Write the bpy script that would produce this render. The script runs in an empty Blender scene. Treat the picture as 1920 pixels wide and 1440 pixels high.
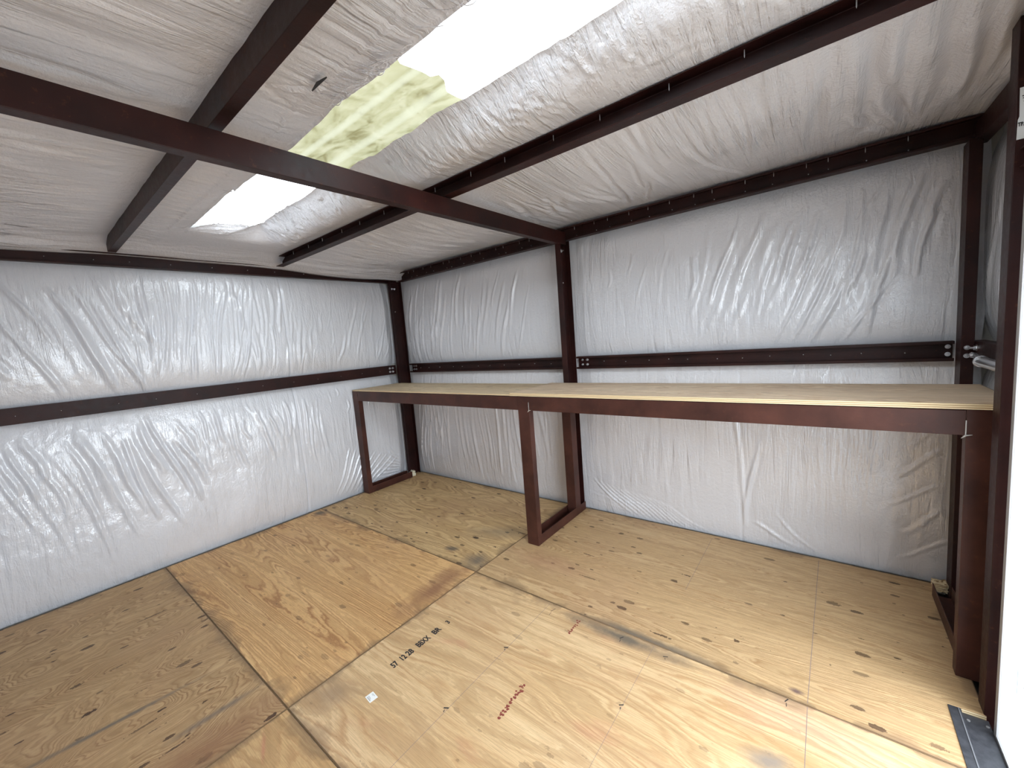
import bpy, math, random
import numpy as np
from mathutils import Vector, Matrix

S = bpy.context.scene
COL = S.collection
# ------------------------------------------------------------------ camera
cam_d = bpy.data.cameras.new('camera')
cam = bpy.data.objects.new('camera', cam_d)
COL.objects.link(cam)
cam.location = (4.0221, -3.0416, 1.5340)
cam.rotation_euler = (1.46423, 0.07740, 0.66299)
cam_d.sensor_width = 36.0
cam_d.lens = 36.0 * 749.6 / 1920.0
cam_d.clip_start = 0.02
S.camera = cam
# ------------------------------------------------------------------ sky and exposure
W = bpy.data.worlds.new('sky'); S.world = W; W.use_nodes = True
nt = W.node_tree
bg = nt.nodes['Background']
# overcast sky: darker towards the horizon, as the overcast sky is
tc = nt.nodes.new('ShaderNodeTexCoord'); sx = nt.nodes.new('ShaderNodeSeparateXYZ'); rp = nt.nodes.new('ShaderNodeValToRGB')
nt.links.new(tc.outputs['Generated'], sx.inputs[0]); nt.links.new(sx.outputs['Z'], rp.inputs['Fac']); nt.links.new(rp.outputs['Color'], bg.inputs['Color'])
rp.color_ramp.elements[0].position = 0.0; rp.color_ramp.elements[0].color = (.48, .53, .58, 1)
rp.color_ramp.elements[1].position = 1.0; rp.color_ramp.elements[1].color = (.85, .93, 1.0, 1)
bg.inputs['Strength'].default_value = 6.0
S.view_settings.view_transform = 'Standard'
S.view_settings.look = 'None'
S.view_settings.exposure = 1.25
S.view_settings.gamma = 1.0
S.view_settings.use_curve_mapping = False
S.cycles.max_bounces = 10
S.cycles.diffuse_bounces = 5
S.cycles.glossy_bounces = 3
S.cycles.transparent_max_bounces = 12
S.cycles.caustics_reflective = False
S.cycles.caustics_refractive = False
S.cycles.sample_clamp_indirect = 6.0
S.cycles.use_denoising = True

def portal(name, loc, rot, sx, sy):
    d = bpy.data.lights.new(name, 'AREA'); d.shape = 'RECTANGLE'; d.size = sx; d.size_y = sy
    d.cycles.is_portal = True
    o = bpy.data.objects.new(name, d); COL.objects.link(o)
    o.location = loc; o.rotation_euler = rot
    return o
portal('skylight_portal', (2.25, -1.93, 2.66), (0, 0, 0), 3.8, 1.0)
portal('doorway_portal', (4.75, -1.93, 1.0), (0, math.radians(90), 0), 2.0, 1.85)

# ------------------------------------------------------------------ materials
def newmat(name):
    m = bpy.data.materials.new(name); m.use_nodes = True
    nt = m.node_tree
    return m, nt, nt.nodes, nt.links, nt.nodes['Principled BSDF']
def N(nodes, typ, **kw):
    n = nodes.new(typ)
    for k, v in kw.items():
        if k == 'inp':
            for a, b in v.items(): n.inputs[a].default_value = b
        else: setattr(n, k, v)
    return n
def coords(nodes, links, scale=(1, 1, 1), loc=(0, 0, 0), rot=(0, 0, 0), kind='Object'):
    tc = N(nodes, 'ShaderNodeTexCoord'); mp = N(nodes, 'ShaderNodeMapping')
    mp.inputs['Scale'].default_value = scale; mp.inputs['Location'].default_value = loc
    mp.inputs['Rotation'].default_value = rot
    links.new(tc.outputs[kind], mp.inputs['Vector'])
    return mp.outputs['Vector']
def noise(nodes, links, vec, scale, detail=3, rough=.5, dist=0.0):
    n = N(nodes, 'ShaderNodeTexNoise', inp={'Scale': scale, 'Detail': detail, 'Roughness': rough, 'Distortion': dist})
    if vec is not None: links.new(vec, n.inputs['Vector'])
    return n.outputs['Fac']
def mathn(nodes, links, op, a, b=None, c=None, clamp=False):
    n = N(nodes, 'ShaderNodeMath', operation=op, use_clamp=clamp)
    for i, v in enumerate((a, b, c)):
        if v is None: continue
        if isinstance(v, (int, float)): n.inputs[i].default_value = v
        else: links.new(v, n.inputs[i])
    return n.outputs[0]
def ramp(nodes, links, fac, stops):
    r = N(nodes, 'ShaderNodeValToRGB'); cr = r.color_ramp
    while len(cr.elements) < len(stops): cr.elements.new(0.5)
    for e, (p, c) in zip(cr.elements, stops):
        e.position = p; e.color = (*c, 1) if len(c) == 3 else c
    links.new(fac, r.inputs['Fac']); return r.outputs['Color']
def mix(nodes, links, fac, a, b, blend='MIX'):
    n = N(nodes, 'ShaderNodeMix', data_type='RGBA', blend_type=blend)
    for sock, v in ((n.inputs['Factor'], fac), (n.inputs['A'], a), (n.inputs['B'], b)):
        if isinstance(v, (int, float)): sock.default_value = v
        elif isinstance(v, tuple): sock.default_value = (*v, 1) if len(v) == 3 else v
        else: links.new(v, sock)
    return n.outputs['Result']
def bump(nodes, links, h, dist, strength=1.0, prev=None):
    b = N(nodes, 'ShaderNodeBump', inp={'Distance': dist, 'Strength': strength})
    links.new(h, b.inputs['Height'])
    if prev is not None: links.new(prev, b.inputs['Normal'])
    return b.outputs['Normal']

def mat_facing(name, col, stretch, rough=.36, spec=.5, crink=1.0, coat=1.0):
    """white reinforced vinyl facing of blanket insulation: fine scrim weave, stretch lines along `stretch`"""
    m, nt, nodes, links, P = newmat(name)
    v = coords(nodes, links)
    vs = coords(nodes, links, scale=stretch)
    big = noise(nodes, links, v, 1.6, 3)
    c = mix(nodes, links, big, tuple(x * .94 for x in col), tuple(min(1, x * 1.03) for x in col))
    links.new(c, P.inputs['Base Color'])
    P.inputs['Roughness'].default_value = rough
    P.inputs['Specular IOR Level'].default_value = spec
    n1 = noise(nodes, links, vs, 11.0, 5, .6, .5)
    n2 = noise(nodes, links, v, 60.0, 3, .6)
    n3 = noise(nodes, links, v, 150.0, 2, .5)
    msk = ramp(nodes, links, noise(nodes, links, v, 2.2, 2), [(.35, (.25, .25, .25)), (.6, (1, 1, 1))])
    n1 = mathn(nodes, links, 'MULTIPLY', n1, msk)
    b = bump(nodes, links, n1, 0.020 * crink)
    b = bump(nodes, links, n2, 0.0026 * crink, 1, b)
    b = bump(nodes, links, n3, 0.0009, 1, b)
    links.new(b, P.inputs['Normal'])
    P.inputs['Coat Weight'].default_value = coat; P.inputs['Coat Roughness'].default_value = .11; P.inputs['Coat IOR'].default_value = 1.75
    links.new(bump(nodes, links, n2, .0022 * crink, 1, bump(nodes, links, n1, .009 * crink)), P.inputs['Coat Normal'])
    return m
FAC_X = mat_facing('facing_left', (.77, .785, .83), (1, 1.6, .16), rough=.3, spec=.6)
FAC_Y = mat_facing('facing_back', (.74, .75, .79), (1.6, 1, .16), rough=.3, spec=.6)
FAC_C = mat_facing('facing_ceiling', (.74, .73, .76), (2.4, .12, 1), rough=.36, spec=.5, coat=.35, crink=1.7)

def mat_steel(name, dark=(.012, .0030, .0028), lite=(.036, .0085, .0065), rough=.45, along=(1, 1, 1)):
    m, nt, nodes, links, P = newmat(name)
    v = coords(nodes, links, scale=along)
    a = noise(nodes, links, v, 5.0, 5, .6)
    c = ramp(nodes, links, a, [(.3, dark), (.7, lite)])
    b = noise(nodes, links, v, 40.0, 4, .7)
    rust = ramp(nodes, links, b, [(.62, (0, 0, 0)), (.72, (1, 1, 1))])
    c = mix(nodes, links, mathn(nodes, links, 'MULTIPLY', rust, .35), c, (.12, .045, .018))
    links.new(c, P.inputs['Base Color'])
    r = mathn(nodes, links, 'MULTIPLY_ADD', b, .25, rough - .1)
    links.new(r, P.inputs['Roughness'])
    P.inputs['Specular IOR Level'].default_value = .28
    links.new(bump(nodes, links, b, .0006), P.inputs['Normal'])
    return m
STEEL = mat_steel('primed_steel')
BENCH = mat_steel('primed_bench_steel', (.034, .012, .0090), (.084, .030, .021), .42)
def simple(name, col, rough=.5, metal=0.0, spec=.5):
    m, nt, nodes, links, P = newmat(name)
    P.inputs['Base Color'].default_value = (*col, 1); P.inputs['Roughness'].default_value = rough
    P.inputs['Metallic'].default_value = metal; P.inputs['Specular IOR Level'].default_value = spec
    return m, nt, nodes, links, P
ZINC = simple('zinc', (.72, .72, .74), .28, 1.0)[0]
TIP = simple('screw_tip_zinc', (.6, .6, .6), .4, .8)[0]
BLACK, _nt, _n, _l, _P = simple('black_trim_paint', (.035, .036, .042), .42)
_l.new(ramp(_n, _l, noise(_n, _l, coords(_n, _l), 30, 5, .7), [(.35, (.028, .029, .034)), (.75, (.065, .066, .075))]), _P.inputs['Base Color'])
DARK = simple('dark_subfloor', (.01, .009, .008), .9)[0]
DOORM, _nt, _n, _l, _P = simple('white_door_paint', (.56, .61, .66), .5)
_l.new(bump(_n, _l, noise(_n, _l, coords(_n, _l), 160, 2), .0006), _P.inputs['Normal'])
GREY = simple('door_edge_grey', (.32, .31, .31), .5)[0]
PAPER = simple('paper', (.82, .82, .80), .7)[0]
INK = simple('black_ink', (.018, .016, .018), .7)[0]
GREYINK = simple('grey_ink', (.28, .28, .30), .7)[0]
REDINK = simple('red_ink', (.22, .045, .03), .8)[0]
SIDING = simple('metal_siding', (.55, .54, .50), .5)[0]
GRAVEL, _nt, _n, _l, _P = simple('gravel', (.35, .33, .31), .9)
_l.new(ramp(_n, _l, noise(_n, _l, coords(_n, _l), 30, 5, .7), [(.3, (.22, .21, .19)), (.7, (.45, .43, .40))]), _P.inputs['Base Color'])
FOAM = simple('spray_foam', (.80, .76, .60), .8)[0]

def mat_ply(name, seed, dims, grain='x', light=(.70, .46, .235), mid=(.56, .335, .145), dk=(.33, .165, .062), rings=1.0,
            figure=1.0, knots=1.0, dirt=1.0, red=0.0, stains=()):
    m, nt, nodes, links, P = newmat(name)
    rot = (0, 0, 0) if grain == 'x' else (0, 0, math.radians(90))
    off = (seed * 7.31, seed * 3.17, 0)
    mp = coords(nodes, links, rot=rot, loc=off)
    # rotary-cut veneer: contour lines of a gentle stretched height field
    st = N(nodes, 'ShaderNodeMapping'); st.inputs['Scale'].default_value = (.62 * figure, 1.9, 1); links.new(mp, st.inputs['Vector'])
    h = noise(nodes, links, st.outputs[0], 1.55, 3.0, .42, .35)
    sp = N(nodes, 'ShaderNodeSeparateXYZ'); links.new(mp, sp.inputs[0])
    tilt = mathn(nodes, links, 'MULTIPLY', sp.outputs['Y'], .30)
    f2 = N(nodes, 'ShaderNodeMapping'); f2.inputs['Scale'].default_value = (5.0, 16, 1); links.new(mp, f2.inputs['Vector'])
    fine = noise(nodes, links, f2.outputs[0], 2.2, 4, .65)
    hh = mathn(nodes, links, 'ADD', mathn(nodes, links, 'ADD', h, tilt), mathn(nodes, links, 'MULTIPLY', fine, .022))
    k = mathn(nodes, links, 'MULTIPLY', hh, 40.0 * rings)
    fr = mathn(nodes, links, 'FRACT', k)
    # each ring rises slowly then ends in a latewood line
    ringc = ramp(nodes, links, fr, [(0.0, (.35, .35, .35)), (.10, (0, 0, 0)), (.45, (.04, .04, .04)), (.66, (.45, .45, .45)), (.86, (1, 1, 1)), (1.0, (.5, .5, .5))])
    amp = ramp(nodes, links, noise(nodes, links, st.outputs[0], 2.9, 2), [(.35, (.30, .30, .30)), (.60, (1, 1, 1))])
    ringv = mathn(nodes, links, 'MULTIPLY', ringc, amp)
    tone = noise(nodes, links, st.outputs[0], 3.1, 3, .55)
    base = mix(nodes, links, ramp(nodes, links, tone, [(.32, (0, 0, 0)), (.68, (.8, .8, .8))]), light, mid)
    c = mix(nodes, links, mathn(nodes, links, 'MULTIPLY', ringv, .92), base, dk)
    # broad flat-sawn bands with ragged borders
    hb = mathn(nodes, links, 'ADD', hh, mathn(nodes, links, 'MULTIPLY', fine, .03))
    pat = ramp(nodes, links, mathn(nodes, links, 'FRACT', mathn(nodes, links, 'MULTIPLY', hb, 13.0 * rings)), [(.0, (0, 0, 0)), (.55, (0, 0, 0)), (.60, (1, 1, 1)), (.94, (1, 1, 1)), (1.0, (0, 0, 0))])
    c = mix(nodes, links, mathn(nodes, links, 'MULTIPLY', pat, .55), c, tuple(x * .80 for x in mid))
    # fibres and pores
    f3 = N(nodes, 'ShaderNodeMapping'); f3.inputs['Scale'].default_value = (2.2, 60, 1); links.new(mp, f3.inputs['Vector'])
    fib = noise(nodes, links, f3.outputs[0], 4.0, 4, .7)
    c = mix(nodes, links, ramp(nodes, links, fib, [(.36, (.42, .42, .42)), (.58, (0, 0, 0))]), c, tuple(x * .45 for x in mid))
    f4 = N(nodes, 'ShaderNodeMapping'); f4.inputs['Scale'].default_value = (1.0, 9, 1); links.new(mp, f4.inputs['Vector'])
    strk = noise(nodes, links, f4.outputs[0], 14.0, 3, .7)
    c = mix(nodes, links, ramp(nodes, links, strk, [(.66, (0, 0, 0)), (.72, (.75, .75, .75))]), c, dk)
    spk = noise(nodes, links, mp, 80.0, 3, .7)
    c = mix(nodes, links, ramp(nodes, links, spk, [(.60, (0, 0, 0)), (.70, (.35, .35, .35))]), c, dk)
    # knots and checks: small dark lens shapes in loose clusters
    clus = noise(nodes, links, mp, 1.7, 2)
    for sc, stx, th, frac in ((15.0, .45, .22, .60), (7.0, .45, .11, .72), (12.0, .11, .10, .66)):
        km = N(nodes, 'ShaderNodeMapping'); km.inputs['Scale'].default_value = (stx, 1, 1); km.inputs['Location'].default_value = (seed * 1.7, seed * 2.9, 0)
        links.new(mp, km.inputs['Vector'])
        vo = N(nodes, 'ShaderNodeTexVoronoi', voronoi_dimensions='2D', inp={'Scale': sc, 'Randomness': 1.0}); links.new(km.outputs[0], vo.inputs['Vector'])
        sx = N(nodes, 'ShaderNodeSeparateColor'); links.new(vo.outputs['Color'], sx.inputs[0])
        on = mathn(nodes, links, 'GREATER_THAN', sx.outputs[0], mathn(nodes, links, 'ADD', frac - .55, clus))
        sz = mathn(nodes, links, 'MULTIPLY', mathn(nodes, links, 'POWER', sx.outputs[1], 3.0), th)
        wob = mathn(nodes, links, 'ADD', vo.outputs['Distance'], mathn(nodes, links, 'MULTIPLY', mathn(nodes, links, 'SUBTRACT', spk, .5), .22))
        kn = mathn(nodes, links, 'MULTIPLY', mathn(nodes, links, 'LESS_THAN', wob, sz), on)
        kn = mathn(nodes, links, 'MULTIPLY', kn, mathn(nodes, links, 'ADD', .55, mathn(nodes, links, 'MULTIPLY', sx.outputs[2], .4)))
        c = mix(nodes, links, mathn(nodes, links, 'MULTIPLY', kn, knots, clamp=True), c, (.035, .014, .007))
    # dirt along the sheet edges
    g = N(nodes, 'ShaderNodeTexCoord'); sg = N(nodes, 'ShaderNodeSeparateXYZ'); links.new(g.outputs['Generated'], sg.inputs[0])
    def edge(sock, d):
        a = mathn(nodes, links, 'MINIMUM', sock, mathn(nodes, links, 'SUBTRACT', 1.0, sock))
        return mathn(nodes, links, 'MULTIPLY', a, d)
    e = mathn(nodes, links, 'MINIMUM', edge(sg.outputs['X'], dims[0]), edge(sg.outputs['Y'], dims[1]))
    dn = noise(nodes, links, coords(nodes, links, loc=off), 3.2, 4, .6)
    lim = mathn(nodes, links, 'MULTIPLY', mathn(nodes, links, 'SUBTRACT', dn, .47, clamp=True), .55)
    dm = mathn(nodes, links, 'SUBTRACT', 1.0, mathn(nodes, links, 'DIVIDE', e, mathn(nodes, links, 'ADD', lim, .005)), clamp=True)
    c = mix(nodes, links, mathn(nodes, links, 'MULTIPLY', dm, .62 * dirt), c, (.12, .075, .045))
    c = mix(nodes, links, mathn(nodes, links, 'MULTIPLY', mathn(nodes, links, 'LESS_THAN', e, .0028), .8), c, (.035, .020, .012))
    # broad yellow/grey/red weathering stains
    sn = noise(nodes, links, coords(nodes, links, loc=(seed, 0, 0)), 1.1, 4, .6)
    c = mix(nodes, links, ramp(nodes, links, sn, [(.5, (0, 0, 0)), (.75, (.28, .28, .28))]), c, (.42, .24, .15))
    wn = noise(nodes, links, coords(nodes, links), 7.0, 5, .7)
    for (sxx, syy, rx, ry, ang, stg, colr) in stains:          # scuffs and spills with a place of their own
        mpn = N(nodes, 'ShaderNodeMapping', vector_type='TEXTURE'); tcn = N(nodes, 'ShaderNodeTexCoord'); links.new(tcn.outputs['Object'], mpn.inputs['Vector'])
        mpn.inputs['Location'].default_value = (sxx, syy, 0); mpn.inputs['Rotation'].default_value = (0, 0, ang); mpn.inputs['Scale'].default_value = (rx, ry, 1)
        ln = N(nodes, 'ShaderNodeVectorMath', operation='LENGTH')
        zz = N(nodes, 'ShaderNodeVectorMath', operation='MULTIPLY'); zz.inputs[1].default_value = (1, 1, 0); links.new(mpn.outputs[0], zz.inputs[0]); links.new(zz.outputs[0], ln.inputs[0])
        d_ = mathn(nodes, links, 'ADD', ln.outputs['Value'], mathn(nodes, links, 'MULTIPLY', mathn(nodes, links, 'SUBTRACT', wn, .5), 1.6))
        f_ = mathn(nodes, links, 'MULTIPLY', mathn(nodes, links, 'SUBTRACT', 1.15, d_, clamp=True), stg, clamp=True)
        c = mix(nodes, links, f_, c, colr)
    if red > 0:
        rn = noise(nodes, links, coords(nodes, links, scale=(1.0, 2.5, 1), loc=(seed * 2, 1, 0)), 2.2, 3, .6)
        c = mix(nodes, links, ramp(nodes, links, rn, [(.60, (0, 0, 0)), (.74, (red, red, red))]), c, (.48, .17, .11))
    links.new(c, P.inputs['Base Color'])
    P.inputs['Roughness'].default_value = .58
    P.inputs['Specular IOR Level'].default_value = .35
    b = bump(nodes, links, ringv, .0006); b = bump(nodes, links, fib, .0006, 1, b)
    links.new(b, P.inputs['Normal'])
    return m
def mat_plyedge():
    m, nt, nodes, links, P = newmat('plywood_edge')
    v = coords(nodes, links, scale=(1, 1, 1))
    w = N(nodes, 'ShaderNodeTexWave', wave_type='BANDS', bands_direction='Z', inp={'Scale': 38.0, 'Distortion': .6, 'Detail': 2.0})
    links.new(v, w.inputs['Vector'])
    c = ramp(nodes, links, w.outputs['Fac'], [(.25, (.42, .27, .13)), (.6, (.80, .66, .42))])
    links.new(c, P.inputs['Base Color']); P.inputs['Roughness'].default_value = .7
    return m
EDGE = mat_plyedge()

# ------------------------------------------------------------------ helpers
class MB:
    def __init__(s): s.v = []; s.f = []; s.mi = []; s.mats = []
    def _m(s, m):
        if m not in s.mats: s.mats.append(m)
        return s.mats.index(m)
    def poly(s, verts, faces, m):
        o = len(s.v); s.v += [tuple(v) for v in verts]; k = s._m(m)
        for f in faces: s.f.append(tuple(i + o for i in f)); s.mi.append(k)
        return s
    def box(s, a, b, m):
        x0, y0, z0 = a; x1, y1, z1 = b
        vs = [(x0, y0, z0), (x1, y0, z0), (x1, y1, z0), (x0, y1, z0), (x0, y0, z1), (x1, y0, z1), (x1, y1, z1), (x0, y1, z1)]
        return s.poly(vs, [(3, 2, 1, 0), (4, 5, 6, 7), (0, 1, 5, 4), (1, 2, 6, 5), (2, 3, 7, 6), (3, 0, 4, 7)], m)
    def prism(s, prof, p0, p1, ax_u, ax_v, m, cap=True):
        """closed 2-D profile (u,v) swept from p0 to p1"""
        n = len(prof); U = Vector(ax_u); V = Vector(ax_v); vs = []
        for P in (Vector(p0), Vector(p1)):
            for (a, b) in prof: vs.append(P + U * a + V * b)
        fs = [(i, (i + 1) % n, n + (i + 1) % n, n + i) for i in range(n)]
        if cap: fs += [tuple(range(n))[::-1], tuple(range(n, 2 * n))]
        return s.poly(vs, fs, m)
    def cyl(s, p0, p1, r, m, n=14, r1=None):
        p0 = Vector(p0); p1 = Vector(p1); r1 = r if r1 is None else r1
        d = (p1 - p0).normalized(); a = d.orthogonal().normalized(); b = d.cross(a)
        vs = []
        for P, q in ((p0, r), (p1, r1)):
            for i in range(n):
                t = 2 * math.pi * i / n; vs.append(P + (a * math.cos(t) + b * math.sin(t)) * q)
        fs = [(i, (i + 1) % n, n + (i + 1) % n, n + i) for i in range(n)] + [tuple(range(n))[::-1], tuple(range(n, 2 * n))]
        return s.poly(vs, fs, m)
    def mesh(s, name):
        me = bpy.data.meshes.new(name); me.from_pydata(s.v, [], s.f)
        for m in s.mats: me.materials.append(m)
        me.polygons.foreach_set('material_index', s.mi)
        import bmesh
        bm = bmesh.new(); bm.from_mesh(me); bmesh.ops.recalc_face_normals(bm, faces=bm.faces); bm.to_mesh(me); bm.free()
        me.update(); return me
    def build(s, name, parent=None, bevel=0.0):
        o = bpy.data.objects.new(name, s.mesh(name)); COL.objects.link(o)
        if parent is not None: attach(o, parent)
        if bevel:
            b = o.modifiers.new('bevel', 'BEVEL'); b.width = bevel; b.segments = 2; b.limit_method = 'ANGLE'; b.angle_limit = math.radians(40)
        return o
def attach(o, parent):
    o.parent = parent
    o.matrix_parent_inverse = parent.matrix_basis.inverted()
def thing(name, label, cat, loc=(0, 0, 0), group=None):
    o = bpy.data.objects.new(name, None); COL.objects.link(o); o.location = loc
    o.empty_display_size = .1
    tag(o, label, cat, group); return o
def tag(o, label, cat, group=None):
    o['label'] = label; o['category'] = cat
    if group: o['group'] = group
    return o
def struct(o, label=None):
    o['kind'] = 'structure'
    if label: o['label'] = label
    return o
def cprof(w, d, t=.004, lip=0.0):
    """C channel: web along u (0..w) at v=0, flanges reach v=d, optional lips"""
    p = [(0, 0), (w, 0), (w, d)]
    if lip: p += [(w - lip, d), (w - lip, d - t), (w - t, d - t)]
    else: p += [(w - t, d)]
    p += [(w - t, t), (t, t)]
    if lip: p += [(t, d - t), (lip, d - t), (lip, d), (0, d)]
    else: p += [(t, d), (0, d)]
    return p
def channel(name, p0, p1, u, v, w, d, m, parent, t=.004, lip=0.0, bevel=.0015):
    b = MB(); b.prism(cprof(w, d, t, lip), p0, p1, u, v, m)
    return b.build(name, parent, bevel)
PROTO = {}
def hexbolt(parent, loc, nrm, name='bolt', r=.011):
    key = ('b', r)
    if key not in PROTO:
        b = MB(); b.cyl((0, 0, 0), (0, 0, .003), r * 1.45, ZINC, 18); b.cyl((0, 0, .003), (0, 0, .011), r, ZINC, 6); b.cyl((0, 0, .011), (0, 0, .022), r * .5, ZINC, 10)
        PROTO[key] = b.mesh('bolt')
    o = bpy.data.objects.new(name, PROTO[key]); COL.objects.link(o)
    o.location = loc; o.rotation_euler = Vector(nrm).to_track_quat('Z', 'Y').to_euler()
    bpy.context.view_layer.update() if False else None
    o.parent = parent; o.matrix_parent_inverse = parent.matrix_basis.inverted()
    return o
def screw(parent, loc, nrm, L=.018, r=.0022):
    key = ('s', L, r)
    if key not in PROTO:
        b = MB(); b.cyl((0, 0, -.002), (0, 0, L * .8), r, TIP, 8); b.cyl((0, 0, L * .8), (0, 0, L), r, TIP, 8, r1=.0004)
        PROTO[key] = b.mesh('screw')
    o = bpy.data.objects.new('screw', PROTO[key]); COL.objects.link(o)
    o.location = loc; o.rotation_euler = Vector(nrm).to_track_quat('Z', 'Y').to_euler()
    o.parent = parent; o.matrix_parent_inverse = parent.matrix_basis.inverted()
    return o
def text_mesh(txt, size, m, parent, loc, rx, ry, name='lettering', xs=1.0, bold=0.0, th=.0004):
    """flat lettering: baseline direction rx, up direction ry"""
    cu = bpy.data.curves.new(name, 'FONT'); cu.body = txt; cu.size = size; cu.extrude = th; cu.offset = bold
    t = bpy.data.objects.new('tmp', cu); COL.objects.link(t)
    bpy.context.view_layer.update()
    me = bpy.data.meshes.new_from_object(t.evaluated_get(bpy.context.evaluated_depsgraph_get()))
    bpy.data.objects.remove(t)
    me.materials.clear(); me.materials.append(m)
    o = bpy.data.objects.new(name, me); COL.objects.link(o)
    X = Vector(rx).normalized(); Y = Vector(ry).normalized(); Z = X.cross(Y)
    M = Matrix((X * xs, Y, Z)).transposed().to_4x4(); M.translation = Vector(loc)
    me.transform(M)
    attach(o, parent)
    return o
def gridmesh(name, X, Y, Z, m, keep=None, parent=None):
    nu, nv = X.shape
    co = np.stack([X, Y, Z], -1).reshape(-1, 3).astype(np.float32)
    i, j = np.meshgrid(np.arange(nu - 1), np.arange(nv - 1), indexing='ij')
    a = (i * nv + j); q = np.stack([a, a + nv, a + nv + 1, a + 1], -1).reshape(-1, 4)
    if keep is not None: q = q[keep.reshape(-1)]
    me = bpy.data.meshes.new(name)
    me.vertices.add(len(co)); me.vertices.foreach_set('co', co.ravel())
    me.loops.add(q.size); me.loops.foreach_set('vertex_index', q.ravel().astype(np.int32))
    me.polygons.add(len(q)); me.polygons.foreach_set('loop_start', np.arange(0, q.size, 4, dtype=np.int32))
    me.polygons.foreach_set('loop_total', np.full(len(q), 4, dtype=np.int32))
    me.polygons.foreach_set('use_smooth', np.ones(len(q), dtype=bool))
    me.update(calc_edges=True); me.validate()
    me.materials.append(m)
    o = bpy.data.objects.new(name, me); COL.objects.link(o)
    if parent is not None: attach(o, parent)
    return o

# value noise and folds for the slack facing
def vnoise(u, v, seed):
    r = np.random.RandomState(seed).rand(97, 89)
    iu = np.floor(u).astype(int); iv = np.floor(v).astype(int); fu = u - iu; fv = v - iv
    fu = fu * fu * (3 - 2 * fu); fv = fv * fv * (3 - 2 * fv)
    g = lambda a, b: r[a % 97, b % 89]
    return (g(iu, iv) * (1 - fu) + g(iu + 1, iv) * fu) * (1 - fv) + (g(iu, iv + 1) * (1 - fu) + g(iu + 1, iv + 1) * fu) * fv - .5
def folds(U, V, lst):
    H = np.zeros_like(U)
    for (u0, v0, u1, v1, w, a) in lst:
        du, dv = u1 - u0, v1 - v0; L = math.hypot(du, dv); du /= L; dv /= L
        x0, x1 = min(u0, u1) - 3 * w - .06, max(u0, u1) + 3 * w + .06
        z0, z1 = min(v0, v1) - 3 * w - .06, max(v0, v1) + 3 * w + .06
        msk = (U > x0) & (U < x1) & (V > z0) & (V < z1)
        if not msk.any(): continue
        s = ((U[msk] - u0) * du + (V[msk] - v0) * dv) / L
        p = (U[msk] - u0) * dv - (V[msk] - v0) * du
        p = p + .012 * np.sin(s * 5 + u0 * 9)
        env = np.clip(s, 0, 1) * np.clip(1 - s, 0, 1) * 4
        env = np.where((s > 0) & (s < 1), env ** .6, 0)
        q = p / w
        H[msk] += a * env * (np.exp(-q * q) - .45 * np.exp(-(np.abs(q) - 1.5) ** 2))
    return H
rnd = random.Random(5)
def fan(n, ua, ub, va, vb, dua, dub, La, Lb, w=(.006, .016), a=(.003, .008)):
    """folds starting at random (u in ua..ub, v in va..vb), shifting by dua..dub in u per metre of drop, length La..Lb downward"""
    out = []
    for i in range(n):
        t = (i + rnd.random()) / n
        u = ua + (ub - ua) * t; v = rnd.uniform(va, vb); L = rnd.uniform(La, Lb)
        s = dua + (dub - dua) * t + rnd.uniform(-.06, .06)
        out.append((u, v, u + s * L, v - L, rnd.uniform(*w), rnd.uniform(*a) * rnd.choice((1, 1, .6))))
    return out
def billow(V, bands, amp):
    """bulge between girts; bands = [(lo, hi)]"""
    B = np.zeros_like(V)
    for lo, hi in bands:
        t = np.clip((V - lo) / (hi - lo), 0, 1)
        B = np.maximum(B, (1 - np.abs(2 * t - 1) ** 4) * ((V >= lo) & (V <= hi)))
    return B * amp

# ------------------------------------------------------------------ the setting: floor
XF, YS = 4.62, -3.66
fl = MB().box((-.05, YS - .05, -.16), (4.42, .06, -.0195), DARK)
fl.box((4.42, YS - .05, -.16), (4.70, .06, -.075), DARK)
floor = struct(fl.build('floor'), 'plywood sheet floor of the steel frame shed')
rb = random.Random(3)
def sheet(x0, x1, y0, y1, mat, z=0.0, label=None, cut=None):
    b = MB(); g = .0012
    b.box((x0 + g, y0 + g, -.018), (x1 - g, y1 - g, z), EDGE)
    b.mi = [b._m(EDGE)] * len(b.f); k = b._m(mat); b.mi[1] = k
    o = b.build('plywood_sheet', floor)
    if label: o['label'] = label
    return o
X1 = 2.155
ply_a = mat_ply('plywood_corner', 1.3, (2.15, 1.24), 'x', (.70, .49, .25), (.57, .37, .17), (.29, .16, .066), rings=.95, figure=.6, knots=1.0, stains=((1.95, -.72, .35, .12, .5, .5, (.20, .16, .11)), (1.78, -1.11, .07, .035, .3, .8, (.08, .07, .06)), (2.06, -1.15, .12, .12, 0, .8, (.13, .11, .09))))
ply_b = mat_ply('plywood_middle', 2.1, (2.15, 1.22), 'x', (.78, .50, .235), (.63, .36, .145), (.32, .14, .05), rings=1.35, figure=.28, knots=.5, stains=((2.05, -1.5, .12, .35, .1, .8, (.22, .10, .055)), (.10, -1.30, .10, .06, 0, .9, (.10, .08, .06))))
ply_c = mat_ply('plywood_near', 3.7, (2.15, 1.2), 'y', (.56, .375, .195), (.47, .29, .135), (.26, .135, .058), rings=1.15, figure=1.9, knots=1.0, dirt=.8, stains=((1.56, -2.95, .018, .34, -.10, 1.0, (.16, .13, .10)), (1.90, -2.66, .022, .18, -.05, .8, (.17, .13, .10)), (2.06, -2.75, .12, .4, 0, .8, (.26, .13, .065))))
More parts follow.
